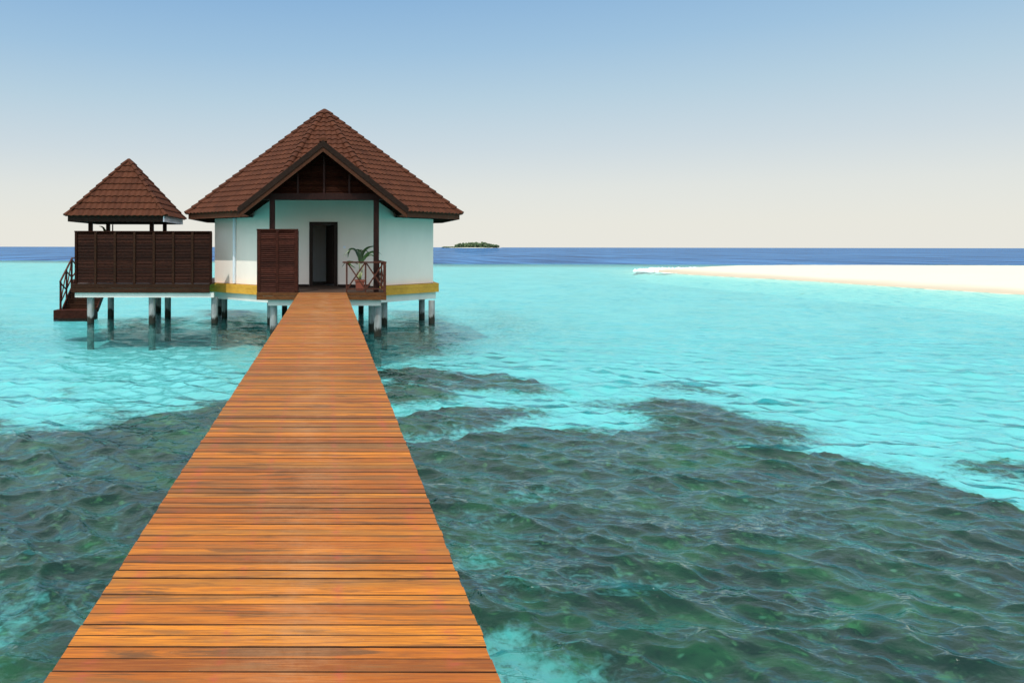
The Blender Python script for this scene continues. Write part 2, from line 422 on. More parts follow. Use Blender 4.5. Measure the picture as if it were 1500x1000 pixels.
# sea bed with its coral reef, plus shade painted under the huts: outlines as they read through the surface
RZ = -0.65
def R_(pts): return [at_z(u, v, RZ) for u, v in pts]
REEFS_AND_SHADE = [  # outline, weight, edge softness in metres
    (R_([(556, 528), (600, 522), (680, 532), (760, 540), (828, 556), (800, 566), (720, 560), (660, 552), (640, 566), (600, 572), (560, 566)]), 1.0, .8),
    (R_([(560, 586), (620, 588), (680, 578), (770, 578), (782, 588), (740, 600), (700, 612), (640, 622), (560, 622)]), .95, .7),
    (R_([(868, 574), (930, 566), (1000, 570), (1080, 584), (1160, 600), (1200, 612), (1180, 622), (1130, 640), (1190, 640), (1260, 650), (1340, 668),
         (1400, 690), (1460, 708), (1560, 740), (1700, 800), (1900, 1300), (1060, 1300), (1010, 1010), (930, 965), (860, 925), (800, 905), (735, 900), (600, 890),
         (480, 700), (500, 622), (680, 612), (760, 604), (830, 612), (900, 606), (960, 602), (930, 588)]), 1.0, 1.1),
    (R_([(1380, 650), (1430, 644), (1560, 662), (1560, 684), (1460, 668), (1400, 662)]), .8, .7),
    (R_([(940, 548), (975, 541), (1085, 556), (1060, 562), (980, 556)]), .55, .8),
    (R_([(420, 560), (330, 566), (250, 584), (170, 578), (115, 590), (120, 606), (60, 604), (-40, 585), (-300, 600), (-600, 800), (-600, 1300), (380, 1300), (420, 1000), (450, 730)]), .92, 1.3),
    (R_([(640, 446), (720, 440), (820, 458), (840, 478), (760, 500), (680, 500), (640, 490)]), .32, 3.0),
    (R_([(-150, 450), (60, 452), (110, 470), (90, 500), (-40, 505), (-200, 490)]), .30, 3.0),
    (R_([(285, 446), (400, 446), (420, 470), (400, 486), (330, 480), (280, 468)]), .70, 1.4),  # bungalow shade and dark reflection put into the bed, left side
    (R_([(552, 446), (640, 446), (700, 470), (690, 500), (620, 512), (552, 508)]), .62, 2.0),  # same painted bungalow shade, right side
    (R_([(130, 458), (300, 452), (300, 476), (140, 480)]), .52, 1.2),  # shade painted on the bed under the pavilion
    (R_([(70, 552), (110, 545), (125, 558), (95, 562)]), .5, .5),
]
bys = np.concatenate([[-300, -120, -50, -25], row_positions(-14, 420, .0062, .045)])
bks = np.concatenate([-np.geomspace(9, .9, 16), np.linspace(-.85, 1.35, 420), np.geomspace(1.4, 9, 14)])
By, Bk = np.meshgrid(bys, bks, indexing='ij'); Bx = Bk * (np.maximum(By, 0) + 6.5)
wxn = (fbm(Bx * .9, By * .9) - .5); wyn = (fbm(Bx * .9 + 40, By * .9 + 13) - .5)
fx2 = (fbm(Bx * 3.3 + 4, By * 3.3) - .5); fy2 = (fbm(Bx * 3.3 + 60, By * 3.3 + 3) - .5)
fx3 = (fbm(Bx * 11 + 2, By * 7, 3) - .5); fy3 = (fbm(Bx * 11 + 70, By * 7 + 5, 3) - .5)
QX, QY = Bx + 1.5 * wxn + .7 * fx2 + .35 * fx3, By + 1.3 * wyn + .7 * fy2 + .35 * fy3
reef = np.zeros(Bx.shape)  # coral mask, also carries the painted hut shade
for poly, w, soft in REEFS_AND_SHADE:
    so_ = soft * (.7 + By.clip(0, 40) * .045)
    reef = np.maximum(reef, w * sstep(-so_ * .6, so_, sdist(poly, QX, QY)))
reef0 = reef.copy(); silt_a = np.maximum(sstep(11, 6.5, By), .9 * reef0)
for poly, w, soft in [(R_([(1140, 862), (1175, 850), (1215, 872), (1222, 905), (1170, 910)]), .75, .35), (R_([(690, 772), (760, 764), (775, 790), (700, 796)]), .6, .4),
                      (R_([(740, 690), (880, 684), (890, 704), (760, 716)]), .5, .6), (R_([(-200, 830), (120, 800), (210, 860), (130, 1100), (-300, 1100)]), .42, .8),
                      (R_([(120, 720), (290, 700), (260, 790), (110, 800)]), .40, .6), (R_([(840, 770), (1000, 770), (1080, 860), (960, 880), (860, 820)]), .32, .6)]:
    reef = reef * (1 - .85 * w * sstep(-soft * .6, soft, sdist(poly, QX, QY)))
lump = fbm(Bx * .8 + 5, By * .8, 5); fine_l = fbm(Bx * 4, By * 4, 3)
hole = sstep(.565, .70, fbm(Bx * .45 + 91, By * .45 + 7, 4))
left_soft = sstep(-1.2, -2.5, Bx) * sstep(11, 7, By)
reef = reef * (1 - .46 * hole)
reef = reef * (1 - .42 * left_soft * sstep(.38, .6, fbm(Bx * 1.1 + 9, By * 1.1 + 77, 4)))
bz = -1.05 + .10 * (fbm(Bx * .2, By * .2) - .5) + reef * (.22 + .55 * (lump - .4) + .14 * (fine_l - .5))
bz += .80 * sstep(72, 112, By)
bz = np.minimum(bz, -.22)
bz -= 14 * sstep(230, 330, By)
m, nt, out = newmat('sea_bed_sand_and_coral'); k = NT(nt)
rf = k.attr('reef')
n1 = k.noise(k.wpos(), 1.1, 6, .62, .4); n2 = k.noise(k.wpos(), 5.0, 5, .65, .3); n3 = k.noise(k.wpos(), 9, 4, .6)
vo = k.n('TexVoronoi'); vo.feature = 'F1'; k.set(vo.inputs['Vector'], k.wpos()); vo.inputs['Scale'].default_value = 4.2
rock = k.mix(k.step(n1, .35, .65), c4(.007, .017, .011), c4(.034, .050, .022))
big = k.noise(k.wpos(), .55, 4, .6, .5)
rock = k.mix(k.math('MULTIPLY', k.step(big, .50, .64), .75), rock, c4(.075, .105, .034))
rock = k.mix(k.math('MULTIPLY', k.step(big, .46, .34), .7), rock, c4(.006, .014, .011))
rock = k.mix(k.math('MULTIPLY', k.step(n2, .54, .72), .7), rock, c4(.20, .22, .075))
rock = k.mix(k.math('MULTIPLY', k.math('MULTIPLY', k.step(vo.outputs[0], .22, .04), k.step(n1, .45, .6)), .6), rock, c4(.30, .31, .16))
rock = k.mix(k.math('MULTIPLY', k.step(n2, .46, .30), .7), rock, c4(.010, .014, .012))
sand = k.mix(k.step(k.noise(k.wpos(), .35, 5, .6), .3, .7), c4(.72, .71, .66), c4(.82, .82, .78))
sand = k.mix(k.math('MULTIPLY', k.step(n2, .62, .74), .25), sand, c4(.30, .30, .22))
silt = k.attr('silt')
sand = k.mix(k.math('MULTIPLY', silt, k.math('MULTIPLY_ADD', big, .5, .55)), sand, c4(.32, .34, .28))
sand = k.mix(k.math('MULTIPLY', k.math('MULTIPLY', silt, k.step(n3, .55, .66)), .6), sand, c4(.10, .12, .08))
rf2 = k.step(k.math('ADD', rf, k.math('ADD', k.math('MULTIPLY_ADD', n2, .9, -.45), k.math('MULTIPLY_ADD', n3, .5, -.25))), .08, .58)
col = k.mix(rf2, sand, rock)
k.bsdf(out, col, .95, k.bump(n2, .35, .05), .1)
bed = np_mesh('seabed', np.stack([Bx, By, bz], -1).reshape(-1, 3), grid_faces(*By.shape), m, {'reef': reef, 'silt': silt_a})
tag(bed, 'pale sand sea bed with dark coral reef and painted hut shade under the clear water', 'sea bed', kind='structure')

# sand bar
gx = np.linspace(30, 145, 280); gy = np.linspace(28, 116, 240)
GY, GX = np.meshgrid(gy, gx, indexing='ij')
sd = sdist(SB, GX + 1.6 * (fbm(GX * .18, GY * .18) - .5), GY + 2.0 * (fbm(GX * .15 + 31, GY * .15) - .5))
ridge = .80 - .70 * sstep(50, 41, GX) * sstep(70, 86, GY)
hz = np.where(sd > 0, ridge * sstep(0, 13, sd) ** .8 + .01 + .012 * sd.clip(0, 4), sd * .24)
hz = hz + sstep(1, 5, sd) * (.10 * (fbm(GX * .22 + 8, GY * .22) - .5) + .05 * (fbm(GX * .9, GY * .9 + 5, 3) - .5))
hz = np.maximum(hz, -1.5)
m, nt, out = newmat('coral_sand'); k = NT(nt)
sz = k.n('SeparateXYZ'); k.set(sz.inputs[0], k.wpos())
n1 = k.noise(k.wpos((1, .6, 1)), .3, 5); n2 = k.noise(k.wpos(), 1.6, 6, .7); n3 = k.noise(k.wpos(), .55, 5, .6)
hh = k.math('ADD', sz.outputs[2], k.math('MULTIPLY_ADD', n1, .16, -.08))
col = k.mix(k.step(hh, .02, .34), c4(.44, .385, .29), c4(.56, .53, .43))
col = k.mix(k.step(sz.outputs[2], .01, -.02), col, c4(.84, .83, .76))
col = k.mix(k.math('MULTIPLY', k.step(n3, .66, .74), .5), col, c4(.52, .42, .20))
k.bsdf(out, col, .9, k.bump(n2, .5, .05), .1)
sb = np_mesh('sandbar', np.stack([GX, GY, hz], -1).reshape(-1, 3), grid_faces(*GY.shape), m)
tag(sb, 'low white sandbar with tan wet edge running out into the lagoon', 'sandbar', kind='structure')

# foam where small waves break on the tip and the far shore of the sand bar
m, nt, out = newmat('sea_foam'); k = NT(nt)
k.bsdf(out, k.mix(k.noise(k.wpos(), 3, 4), c4(.75, .8, .8), c4(.85, .87, .87)), .8); M['foam'] = m
fm = MB()
def foam_line(pts, n, w, hgt):
    for i in range(n):
        t = random.random() * (len(pts) - 1); j = min(int(t), len(pts) - 2); t -= j
        x = pts[j][0] + (pts[j + 1][0] - pts[j][0]) * t + random.gauss(0, w); y = pts[j][1] + (pts[j + 1][1] - pts[j][1]) * t + random.gauss(0, w)
        dx, dy = pts[j + 1][0] - pts[j][0], pts[j + 1][1] - pts[j][1]; L = math.hypot(dx, dy); dx /= L; dy /= L
        a = random.uniform(.3, 1.3); bb = random.uniform(.12, .35); hh_ = hgt * random.uniform(.4, 1.2)
        V, Fc = [(x, y, hh_)], []
        for q in range(9):
            th = 2 * math.pi * q / 9; r = random.uniform(.75, 1.2)
            V.append((x + dx * a * math.cos(th) * r - dy * bb * math.sin(th) * r, y + dy * a * math.cos(th) * r + dx * bb * math.sin(th) * r, -.03))
        Fc = [(0, 1 + q, 1 + (q + 1) % 9) for q in range(9)]
        fm.add(V, Fc)
foam_line([(39.8, 94.5), (40.2, 90.5), (40.4, 87)], 22, .4, .035)
foam_line([(40.2, 95), (41.8, 99.5), (46.5, 104.5), (56, 107), (80, 107), (112, 105.5)], 210, .6, .28)
fo = fm.build('foam', M['foam'], smooth=True)
tag(fo, 'white foam breaking along the far shore and tip of the sandbar', 'foam', kind='stuff')

# far island: low ground with a beach, and the wood on it
IY = 3400.0
ix0, ix1 = (648 - PU) * IY / F_PX, (736 - PU) * IY / F_PX; icx, ihw = (ix0 + ix1) / 2, (ix1 - ix0) / 2
tn = np.linspace(0, 1, 25); an = np.linspace(0, 2 * np.pi, 73)
TT, AA = np.meshgrid(tn, an, indexing='ij')
rr = TT * (1 + .06 * np.sin(3 * AA + 1) + .04 * np.sin(7 * AA))
IX, IYY = icx + ihw * rr * np.cos(AA), IY + 60 * rr * np.sin(AA)
IZ = -.6 + 4.4 * (1 - TT ** 3)
m, nt, out = newmat('island_ground'); k = NT(nt)
sz = k.n('SeparateXYZ'); k.set(sz.inputs[0], k.wpos())
k.bsdf(out, k.mix(k.step(sz.outputs[2], 1.6, 2.4), c4(.55, .52, .45), c4(.05, .075, .03)), .9)
isl_o = np_mesh('island', np.stack([IX, IYY, IZ], -1).reshape(-1, 3), grid_faces(*TT.shape), m)
tag(isl_o, 'low green island with a pale beach on the far horizon', 'island', kind='structure')
m, nt, out = newmat('island_foliage'); k = NT(nt)
n1 = k.noise(k.wpos(), .09, 5, .65)
col = k.mix(k.step(n1, .35, .65), c4(.022, .050, .020), c4(.085, .125, .042))
k.bsdf(out, k.mix(k.math('MULTIPLY', k.island(), .6), col, c4(.05, .09, .035)), .8); M['farleaf'] = m
fw = MB()
def clump(mb, c, r, rz):
    V, Fc = [], []; nu, nv = 7, 5
    for i in range(nv + 1):
        ph = math.pi * i / nv
        for j in range(nu):
            th = 2 * math.pi * j / nu; q = random.uniform(.72, 1.18)
            V.append((c[0] + r * q * math.sin(ph) * math.cos(th), c[1] + r * q * math.sin(ph) * math.sin(th), c[2] + rz * q * math.cos(ph)))
    for i in range(nv):
        for j in range(nu):
            Fc.append((i * nu + j, (i + 1) * nu + j, (i + 1) * nu + (j + 1) % nu, i * nu + (j + 1) % nu))
    mb.add(V, Fc)
for i in range(620):
    t = random.uniform(-.98, .86); y = IY + random.uniform(-40, 40)
    ft = 1.0
    prof = max(.10, (1 - abs(t - .05) ** 2.2 * 1.05)) if t > -.55 else .10 + .25 * max(0, t + .7)
    topz = 2.5 + 21 * prof * (.70 + .6 * random.random() * .8)
    zc = random.uniform(2.5, topz)
    r = random.uniform(3, 6.5) * (.5 + .5 * prof)
    clump(fw, (icx + ihw * t, y, zc), r, r * .8)
fwo = fw.build('forest', M['farleaf'])
tag(fwo, 'dense green wood covering the far island on the horizon', 'forest', kind='stuff')

# ------------------------------------------------------------------ jetty
JX = -0.19; JW = 1.575; JTOP = 1.5; JEND = 24.93
jet = thing('jetty', (JX, 12, 0), 'long straight jetty of orange brown planks leading to the bungalow', 'jetty')
pl = MB(); y = -2.0
while y < JEND - .04:
    w = random.uniform(.078, .091)
    if y + w > JEND: w = JEND - y
    dz = random.gauss(0, .0012); gap = random.choice([.002, .003, .004, .005, .006, .007, .009])
    hw = JW / 2 + random.gauss(0, .0022); yaw = random.gauss(0, .0012); tilt = random.gauss(0, .006); ox = random.gauss(0, .001)
    x0, x1 = JX - hw + ox, JX + hw + ox; a, b_ = y, y + w - gap; t_ = .035; ch = .0025
    prof = [(a, -t_), (b_, -t_), (b_, -ch), (b_ - ch, 0), (a + ch, 0), (a, -ch)]
    V = []
    for xx in (x0, x1):
        for (py, pz) in prof:
            V.append((xx, py + yaw * (xx - JX), JTOP + dz + pz + tilt * (py - (a + b_) / 2)))
    Fc = [(5, 4, 3, 2, 1, 0), (6, 7, 8, 9, 10, 11)] + [(q, (q + 1) % 6, 6 + (q + 1) % 6, 6 + q) for q in range(6)]
    pl.add(V, Fc)
    y += w
deck = pl.build('deck', M['deck'], jet); deck.data.materials.append(M['plank_edge'])
for q, p in enumerate(deck.data.polygons):
    if q % 8 not in (0, 1, 5): p.material_index = 1
for sx_ in (-.55, .55):
    bm_ = MB(); bm_.bx(JX + sx_ - .05, JX + sx_ + .05, -2, JEND - .02, JTOP - .26, JTOP - .042); bm_.build('bearer', M['board'], jet)
pm = MB(); pm.tube((0, 0, -1.6), (0, 0, JTOP - .262), .10); proto = None
for yy in (3.2, 7.7, 12.2, 16.7, 21.2):
    for sx_ in (-.55, .55):
        if proto is None: proto = pm.build('pile', M['pile'], None, loc=(0, 0, 0), smooth=False); o = proto
        else: o = proto.copy(); COL.objects.link(o)
        o.parent = jet; o.location = Vector((JX + sx_, yy, 0)) - WORLD[jet.name]

# ------------------------------------------------------------------ bungalow
CX, CY = -0.18, 32.8                       # centre of the octagon
OCT = [(math.cos(math.radians(-112.5 + 45 * i)), math.sin(math.radians(-112.5 + 45 * i))) for i in range(8)]
def octv(ap): R = ap / math.cos(math.radians(22.5)); return [(CX + R * c, CY + R * s_) for c, s_ in OCT]   # facet i from vertex i to i+1; facet 0 is the front
bun = thing('bungalow', (CX, CY, 0), 'white walled octagonal bungalow on piles with brown tiled roof and gabled porch', 'bungalow')

EAVE_Z, APEX_Z, EAP = 4.34, 8.97, 5.57
SLOPE = (APEX_Z - EAVE_Z) / EAP
GSL, GRZ, GHW, GY0 = .79, 6.47, 2.80, 24.78      # gable: slope, ridge height, half width, front plane
def gz(x): return GRZ - GSL * abs(x - CX)

def tile_facet(mb, A, B, C, rows, period, amp, lift, keep=None):
    A, B, C = Vector(A), Vector(B), Vector(C)
    u = (B - A); W = u.length; u.normalize()
    n = (B - A).cross(C - A).normalized()
    if n.z < 0: n = -n
    foot = A + u * (C - A).dot(u); wv = C - foot; L = wv.length; wv.normalize(); sc = (C - A).dot(u)
    N = 8
    for i in range(rows):
        t0, t1 = i / rows, (i + 1) / rows
        l0, r0 = sc * t0, W + (sc - W) * t0; l1, r1 = sc * t1, W + (sc - W) * t1
        shift = 0
        j0 = math.floor(l0 / period); j1 = math.ceil(r0 / period)
        for j in range(j0, j1):
            ss = [min(max((j + q / N) * period, l0), r0) for q in range(N + 1)]
            ss = sorted(set(round(x, 5) for x in ss))
            if len(ss) < 2 or ss[-1] - ss[0] < .01: continue
            lf = lift + random.gauss(0, .001)
            bot, top, und = [], [], []
            for s_ in ss:
                ph = (s_ / period) % 1.0
                if s_ == round((j + 1) * period, 5): ph = 1.0
                p = amp * (0.5 - 0.5 * math.cos(2 * math.pi * ph)) ** .8
                s1 = min(max(s_, l1), r1)
                pb = A + u * s_ + wv * (t0 * L - .035)
                bot.append(pb + n * (lf + p)); und.append(pb + n * (p - .012))
                top.append(A + u * s1 + wv * (t1 * L) + n * (p * .9))
            mid = (bot[len(bot) // 2] + top[len(top) // 2]) / 2
            if keep and not keep(mid): continue
            q = len(ss)
            V = und + bot + top
            Fc = []
            for e in range(q - 1):
                Fc.append((e, e + 1, q + e + 1, q + e)); Fc.append((q + e, q + e + 1, 2 * q + e + 1, 2 * q + e))
            mb.add(V, Fc)
def hip_caps(mb, a, b, r=.10, seg=.36, t_start=0.0, keep=None):
    a, b = Vector(a), Vector(b); L = (b - a).length; d = (b - a) / L
    n = max(1, int(L / seg)); up = Vector((0, 0, 1)); up = (up - d * up.dot(d)).normalized(); sd_ = d.cross(up)
    for i in range(n):
        p0 = a + d * (i * L / n - .04); p1 = a + d * ((i + 1) * L / n)
        if keep and not keep((p0 + p1) / 2): continue
        V = []
        for p, rr_, lf in ((p0, r * 1.12, .045), (p1, r * .92, .015)):
            for q in range(9):
                th = math.pi * (q / 8) * 1.16 - .08 * math.pi
                V.append(p + up * (lf + rr_ * .75 * math.sin(th) - .02) + sd_ * (rr_ * math.cos(th)))
        Fc = [(q, q + 1, 9 + q + 1, 9 + q) for q in range(8)] + [tuple(range(8, -1, -1)), tuple(range(9, 18))]
        mb.add(V, Fc)

def main_keep(p):
    if p.y > CY: return True
    return not (abs(p.x - CX) < GHW + .02 and p.z < gz(p.x) - .02)
rm = MB(); ev = octv(EAP); apex = (CX, CY, APEX_Z)
for i in range(8):
    a, b_ = ev[i], ev[(i + 1) % 8]
    tile_facet(rm, (a[0], a[1], EAVE_Z), (b_[0], b_[1], EAVE_Z), apex, 21, .24, .045, .034, main_keep if i in (0, 1, 7) else None)
roof = rm.build('roof', M['tile'], bun)
for i in range(8):
    hc = MB(); a = ev[i]
    hip_caps(hc, (a[0], a[1], EAVE_Z + .02), apex, .125, .36, keep=(lambda p: not (abs(p.x - CX) < GHW and p.z < gz(p.x) - .02 and p.y < CY)))
    hc.build('hip_cap', M['tile'], roof)
# eave boards and the boarded underside, open where the porch gable passes
fv = octv(EAP - .06); fin = octv(EAP - .10)
fb = MB(); so = MB(); inn = octv(4.50)
lim = GHW - .05
for i in range(8):
    a, b_ = Vector(fv[i] + (0,)), Vector(fv[(i + 1) % 8] + (0,))
    a2, b2 = Vector(fin[i] + (0,)), Vector(fin[(i + 1) % 8] + (0,))
    c2, d2 = Vector(inn[(i + 1) % 8] + (0,)), Vector(inn[i] + (0,))
    if i == 0: continue
    if i in (1, 7):
        def cut(p, q, sgn):
            tx = CX + sgn * lim; t = (tx - p.x) / (q.x - p.x); return p + (q - p) * t if 0 < t < 1 else p
        if i == 1: a, a2 = cut(a, b_, 1), cut(a2, b2, 1)
        else: b_, b2 = cut(b_, a, -1), cut(b2, a2, -1)
    fb.prism([a, b_, b2, a2], EAVE_Z - .21, EAVE_Z + .005)
    if i == 1: d2 = cut(d2, c2, 1)
    if i == 7: c2 = cut(c2, d2, -1)
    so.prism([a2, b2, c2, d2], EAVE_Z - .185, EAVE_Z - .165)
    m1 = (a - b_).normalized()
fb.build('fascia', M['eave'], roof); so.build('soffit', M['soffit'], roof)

# porch gable
gr_ = MB(); gback = 30.2
def gkeep(p):
    dx, dy = p.x - CX, CY - p.y
    ap = max(dx * nx_ + dy * ny_ for nx_, ny_ in ((0, 1), (.7071, .7071), (-.7071, .7071)))
    return p.z > EAVE_Z + SLOPE * (EAP - ap) - .05
for sgn in (1, -1):
    rows, L = 9, math.hypot(GHW, GHW * GSL)
    e = Vector((CX + sgn * GHW, GY0 + .03, GRZ - GSL * GHW)); rdg = Vector((CX, GY0 + .03, GRZ)); wv = (rdg - e).normalized()
    n = Vector((sgn * GSL, 0, 1)).normalized()
    for i in range(rows):
        nt_ = int((gback - GY0) / .24)
        for j in range(nt_):
            V = []; Q = 6
            for kind in range(3):
                for q in range(Q + 1):
                    yy = GY0 + .03 + (j + q / Q) * .24; p = .035 * (.5 - .5 * math.cos(2 * math.pi * q / Q)) ** .8
                    t0 = e + wv * (i / rows * L - .03); t1 = e + wv * ((i + 1) / rows * L)
                    base = t1 + n * (p * .9) if kind == 2 else t0 + n * (p + (.042 if kind == 1 else -.01))
                    V.append(Vector((base.x, yy, base.z)))
            if not gkeep(V[-4]): continue
            Fc = []
            for q in range(Q):
                for r_ in range(2): Fc.append((r_ * 7 + q, r_ * 7 + q + 1, (r_ + 1) * 7 + q + 1, (r_ + 1) * 7 + q))
            gr_.add(V, Fc)
proof = gr_.build('porch_roof', M['tile'], bun)
rc = MB(); hip_caps(rc, (CX, GY0, GRZ + .02), (CX, 29.6, GRZ + .02), .12, .36); rc.build('ridge_cap', M['tile'], proof)
un_ = MB()     # boarded underside of the porch roof
for sgn in (1, -1):
    xe = CX + sgn * GHW
    un_.add([(CX, GY0 + .05, GRZ - .10), (xe, GY0 + .05, GRZ - .10 - GSL * GHW), (xe, 28.0, GRZ - .10 - GSL * GHW), (CX, 29.9, GRZ - .10),
             (CX, GY0 + .05, GRZ - .06), (xe, GY0 + .05, GRZ - .06 - GSL * GHW), (xe, 28.0, GRZ - .06 - GSL * GHW), (CX, 29.9, GRZ - .06)],
            [(0, 1, 2, 3), (4, 5, 6, 7), (0, 1, 5, 4), (1, 2, 6, 5), (2, 3, 7, 6)])
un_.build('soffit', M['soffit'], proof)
def rake(y0, y1, top, bot, hw, name, mat):
    for sgn in (1, -1):
        b_ = MB(); xe = CX + sgn * hw
        b_.poly_y([(CX, GRZ + top), (xe, GRZ + top - GSL * hw), (xe, GRZ + bot - GSL * hw), (CX, GRZ + bot)], y0, y1)
        b_.build(name, mat, proof)
rake(GY0 - .045, GY0 + .045, .055, -.155, GHW + .02, 'barge_board', M['barge'])
rake(GY0 - .018, GY0 + .060, -.160, -.315, GHW - .02, 'barge_trim', M['barge2'])
# slatted gable infill
PY = 25.32
BM0, BM1 = at_y(0, 293, PY).z, at_y(0, 283.5, PY).z
gp = MB(); zz = BM1 + .03
while zz < GRZ - .42:
    hw = (GRZ - .30 - zz) / GSL - .03
    gp.box((CX, PY + .02, zz), (2 * hw, .055, .012), Matrix.Rotation(math.radians(48), 3, 'X')); zz += .058
hw = (GRZ - .28 - BM1) / GSL
gp.poly_y([(CX - hw, BM1), (CX + hw, BM1), (CX, GRZ - .28)], PY + .065, PY + .085)  # dark backing sheet added to keep the slat gaps dark
gpo = gp.build('gable_panel', M['screen'], bun)
for x_ in (-.85, .03, .88):
    b_ = MB(); xx = CX + x_; b_.bx(xx - .035, xx + .035, PY - .045, PY - .01, BM1 + .005, GRZ - .30 - GSL * (abs(x_) + .035)); b_.build('mullion', M['post'], gpo)
PL, PR = CX - 1.71, CX + 1.79
b_ = MB(); b_.bx(CX - 2.02, CX + 2.02, PY - .10, PY + .04, BM0, BM1); b_.build('porch_beam', M['post'], bun, bevel=.008)
for px_ in (PL, PR):
    b_ = MB(); b_.bx(px_ - .09, px_ + .09, PY - .12, PY + .06, 1.505, BM0 - .002)
    b_.build('porch_post', M['post'], bun, bevel=.008)
b_ = MB(); b_.bx(CX - 1.95, CX + 1.95, PY + .05, 28.2, BM1 - .05, BM1 - .02); b_.build('porch_ceiling', M['floor_dark'], bun)

# walls
WAP, WTH = 4.50, .16
wo_, wi_ = octv(WAP), octv(WAP - WTH)
WZ0, WZ1 = 1.54, 5.0
DX0, DX1 = -.62, .25; DZ1 = at_y(0, 329, CY - WAP).z
wm = MB()
for i in range(8):
    a, b_, c_, d_ = wo_[i], wo_[(i + 1) % 8], wi_[(i + 1) % 8], wi_[i]
    if i == 0:
        wm.prism([a, (DX0, a[1]), (DX0, d_[1]), d_], WZ0, WZ1); wm.prism([(DX1, a[1]), b_, c_, (DX1, d_[1])], WZ0, WZ1)
        wm.prism([(DX0, a[1]), (DX1, a[1]), (DX1, d_[1]), (DX0, d_[1])], DZ1, WZ1)
    elif i == 4:
        mix_ = lambda p, q, t: (p[0] + (q[0] - p[0]) * t, p[1] + (q[1] - p[1]) * t)
        wm.prism([a, mix_(a, b_, .06), mix_(d_, c_, .06), d_], WZ0, WZ1); wm.prism([mix_(a, b_, .94), b_, c_, mix_(d_, c_, .94)], WZ0, WZ1)
        wm.prism([mix_(a, b_, .06), mix_(a, b_, .94), mix_(d_, c_, .94), mix_(d_, c_, .06)], 4.0, WZ1)
    else: wm.prism([a, b_, c_, d_], WZ0, WZ1)
wall = wm.build('wall', M['wall'], bun)
b_ = MB(); b_.prism(octv(WAP - .005), 1.36, 1.535); b_.build('floor', M['floor_dark'], bun)
WY = CY - WAP
b_ = MB()      # door lining, proud of the wall
b_.bx(DX0 - .10, DX0 + .03, WY - .03, WY + .17, 1.535, DZ1 + .10); b_.bx(DX1 - .03, DX1 + .10, WY - .03, WY + .17, 1.535, DZ1 + .10)
b_.bx(DX0 + .03, DX1 - .03, WY - .03, WY + .17, DZ1 - .02, DZ1 + .10); b_.bx(DX0 + .03, DX1 - .03, WY - .03, WY + .17, 1.535, 1.565)
b_.build('door_frame', M['door'], bun)
hinge = Vector((DX1 - .035, WY + .12, 0)); ang = math.radians(180 - 69)
dv = Vector((math.cos(ang), math.sin(ang), 0)); LW = DX1 - DX0 - .08
dl = MB(); pc = hinge + dv * LW / 2
dl.box((pc.x, pc.y, (1.58 + DZ1) / 2), (LW, .045, DZ1 - 1.62), Matrix.Rotation(ang, 3, 'Z'))
leaf = dl.build('door', M['door'], bun)
hn = MB(); hp = hinge + dv * (LW - .08); nv = Vector((dv.y, -dv.x, 0))
hn.tube((hp.x + nv.x * .02, hp.y + nv.y * .02, 2.55), (hp.x - nv.x * .0 + nv.x * .07, hp.y + nv.y * .07, 2.55), .012, n=8)
hn.tube((hp.x + nv.x * .07, hp.y + nv.y * .07, 2.55), (hp.x + nv.x * .07 - dv.x * .11, hp.y + nv.y * .07 - dv.y * .11, 2.55), .010, n=8)
hn.build('handle', M['metal'], leaf)
b_ = MB(); b_.bx(-1.9, .15, 32.0, 32.1, 1.55, 4.0); b_.build('partition', M['inside'], bun)
b_ = MB(); p_ = at_y(504.5, 362, WY); b_.bx(p_.x - .045, p_.x + .045, WY - .012, WY - .001, p_.z - .045, p_.z + .045); b_.build('light_switch', M['plate'], bun, bevel=.004)
# dark strip at the foot of the porch wall
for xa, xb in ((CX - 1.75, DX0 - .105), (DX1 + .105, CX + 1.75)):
    b_ = MB(); b_.bx(xa, xb, WY - .022, WY - .002, 1.505, 1.60); b_.build('base_strip', M['door'], bun)
# downpipe on the left front wall
a, b2_ = Vector(wo_[7] + (0,)), Vector(wo_[0] + (0,))
uu = 345.0; best = min((abs(PU + p.x * F_PX / p.y - uu), p) for p in [a + (b2_ - a) * (q / 400) for q in range(401)])[1]
nrm_ = Vector((-.7071, -.7071, 0)); pp = best + nrm_ * .06
b_ = MB(); b_.tube((pp.x, pp.y, 1.56), (pp.x, pp.y, EAVE_Z - .19), .064, n=12)
for z_ in (1.9, 3.0, 3.9): b_.box((pp.x - nrm_.x * .03, pp.y - nrm_.y * .03, z_), (.13, .07, .03), Matrix.Rotation(math.radians(-45), 3, 'Z'))
b_.build('downpipe', M['pipe'], bun, smooth=False)

# floor edge: yellow timber above a pale beam, all round but at the porch
yo, yi = octv(4.72), octv(4.50); po_, pi_ = octv(4.60), octv(4.30)
ye = MB(); pb = MB()
for i in range(8):
    a, b_, c_, d_ = yo[i], yo[(i + 1) % 8], yi[(i + 1) % 8], yi[i]
    if i: ye.prism([a, b_, c_, d_], 1.175, 1.385); ye.prism([a, b_, c_, d_], 1.390, 1.525)
    a, b_, c_, d_ = po_[i], po_[(i + 1) % 8], pi_[(i + 1) % 8], pi_[i]
    pb.prism([a, b_, c_, d_], .90, 1.17)
ye.build('edge_timber', M['yellow'], bun); pb.build('floor_beam', M['beam'], bun)
b_ = MB(); b_.prism(octv(4.48), 1.172, 1.30); b_.build('floor_deck', M['floor_dark'], bun)

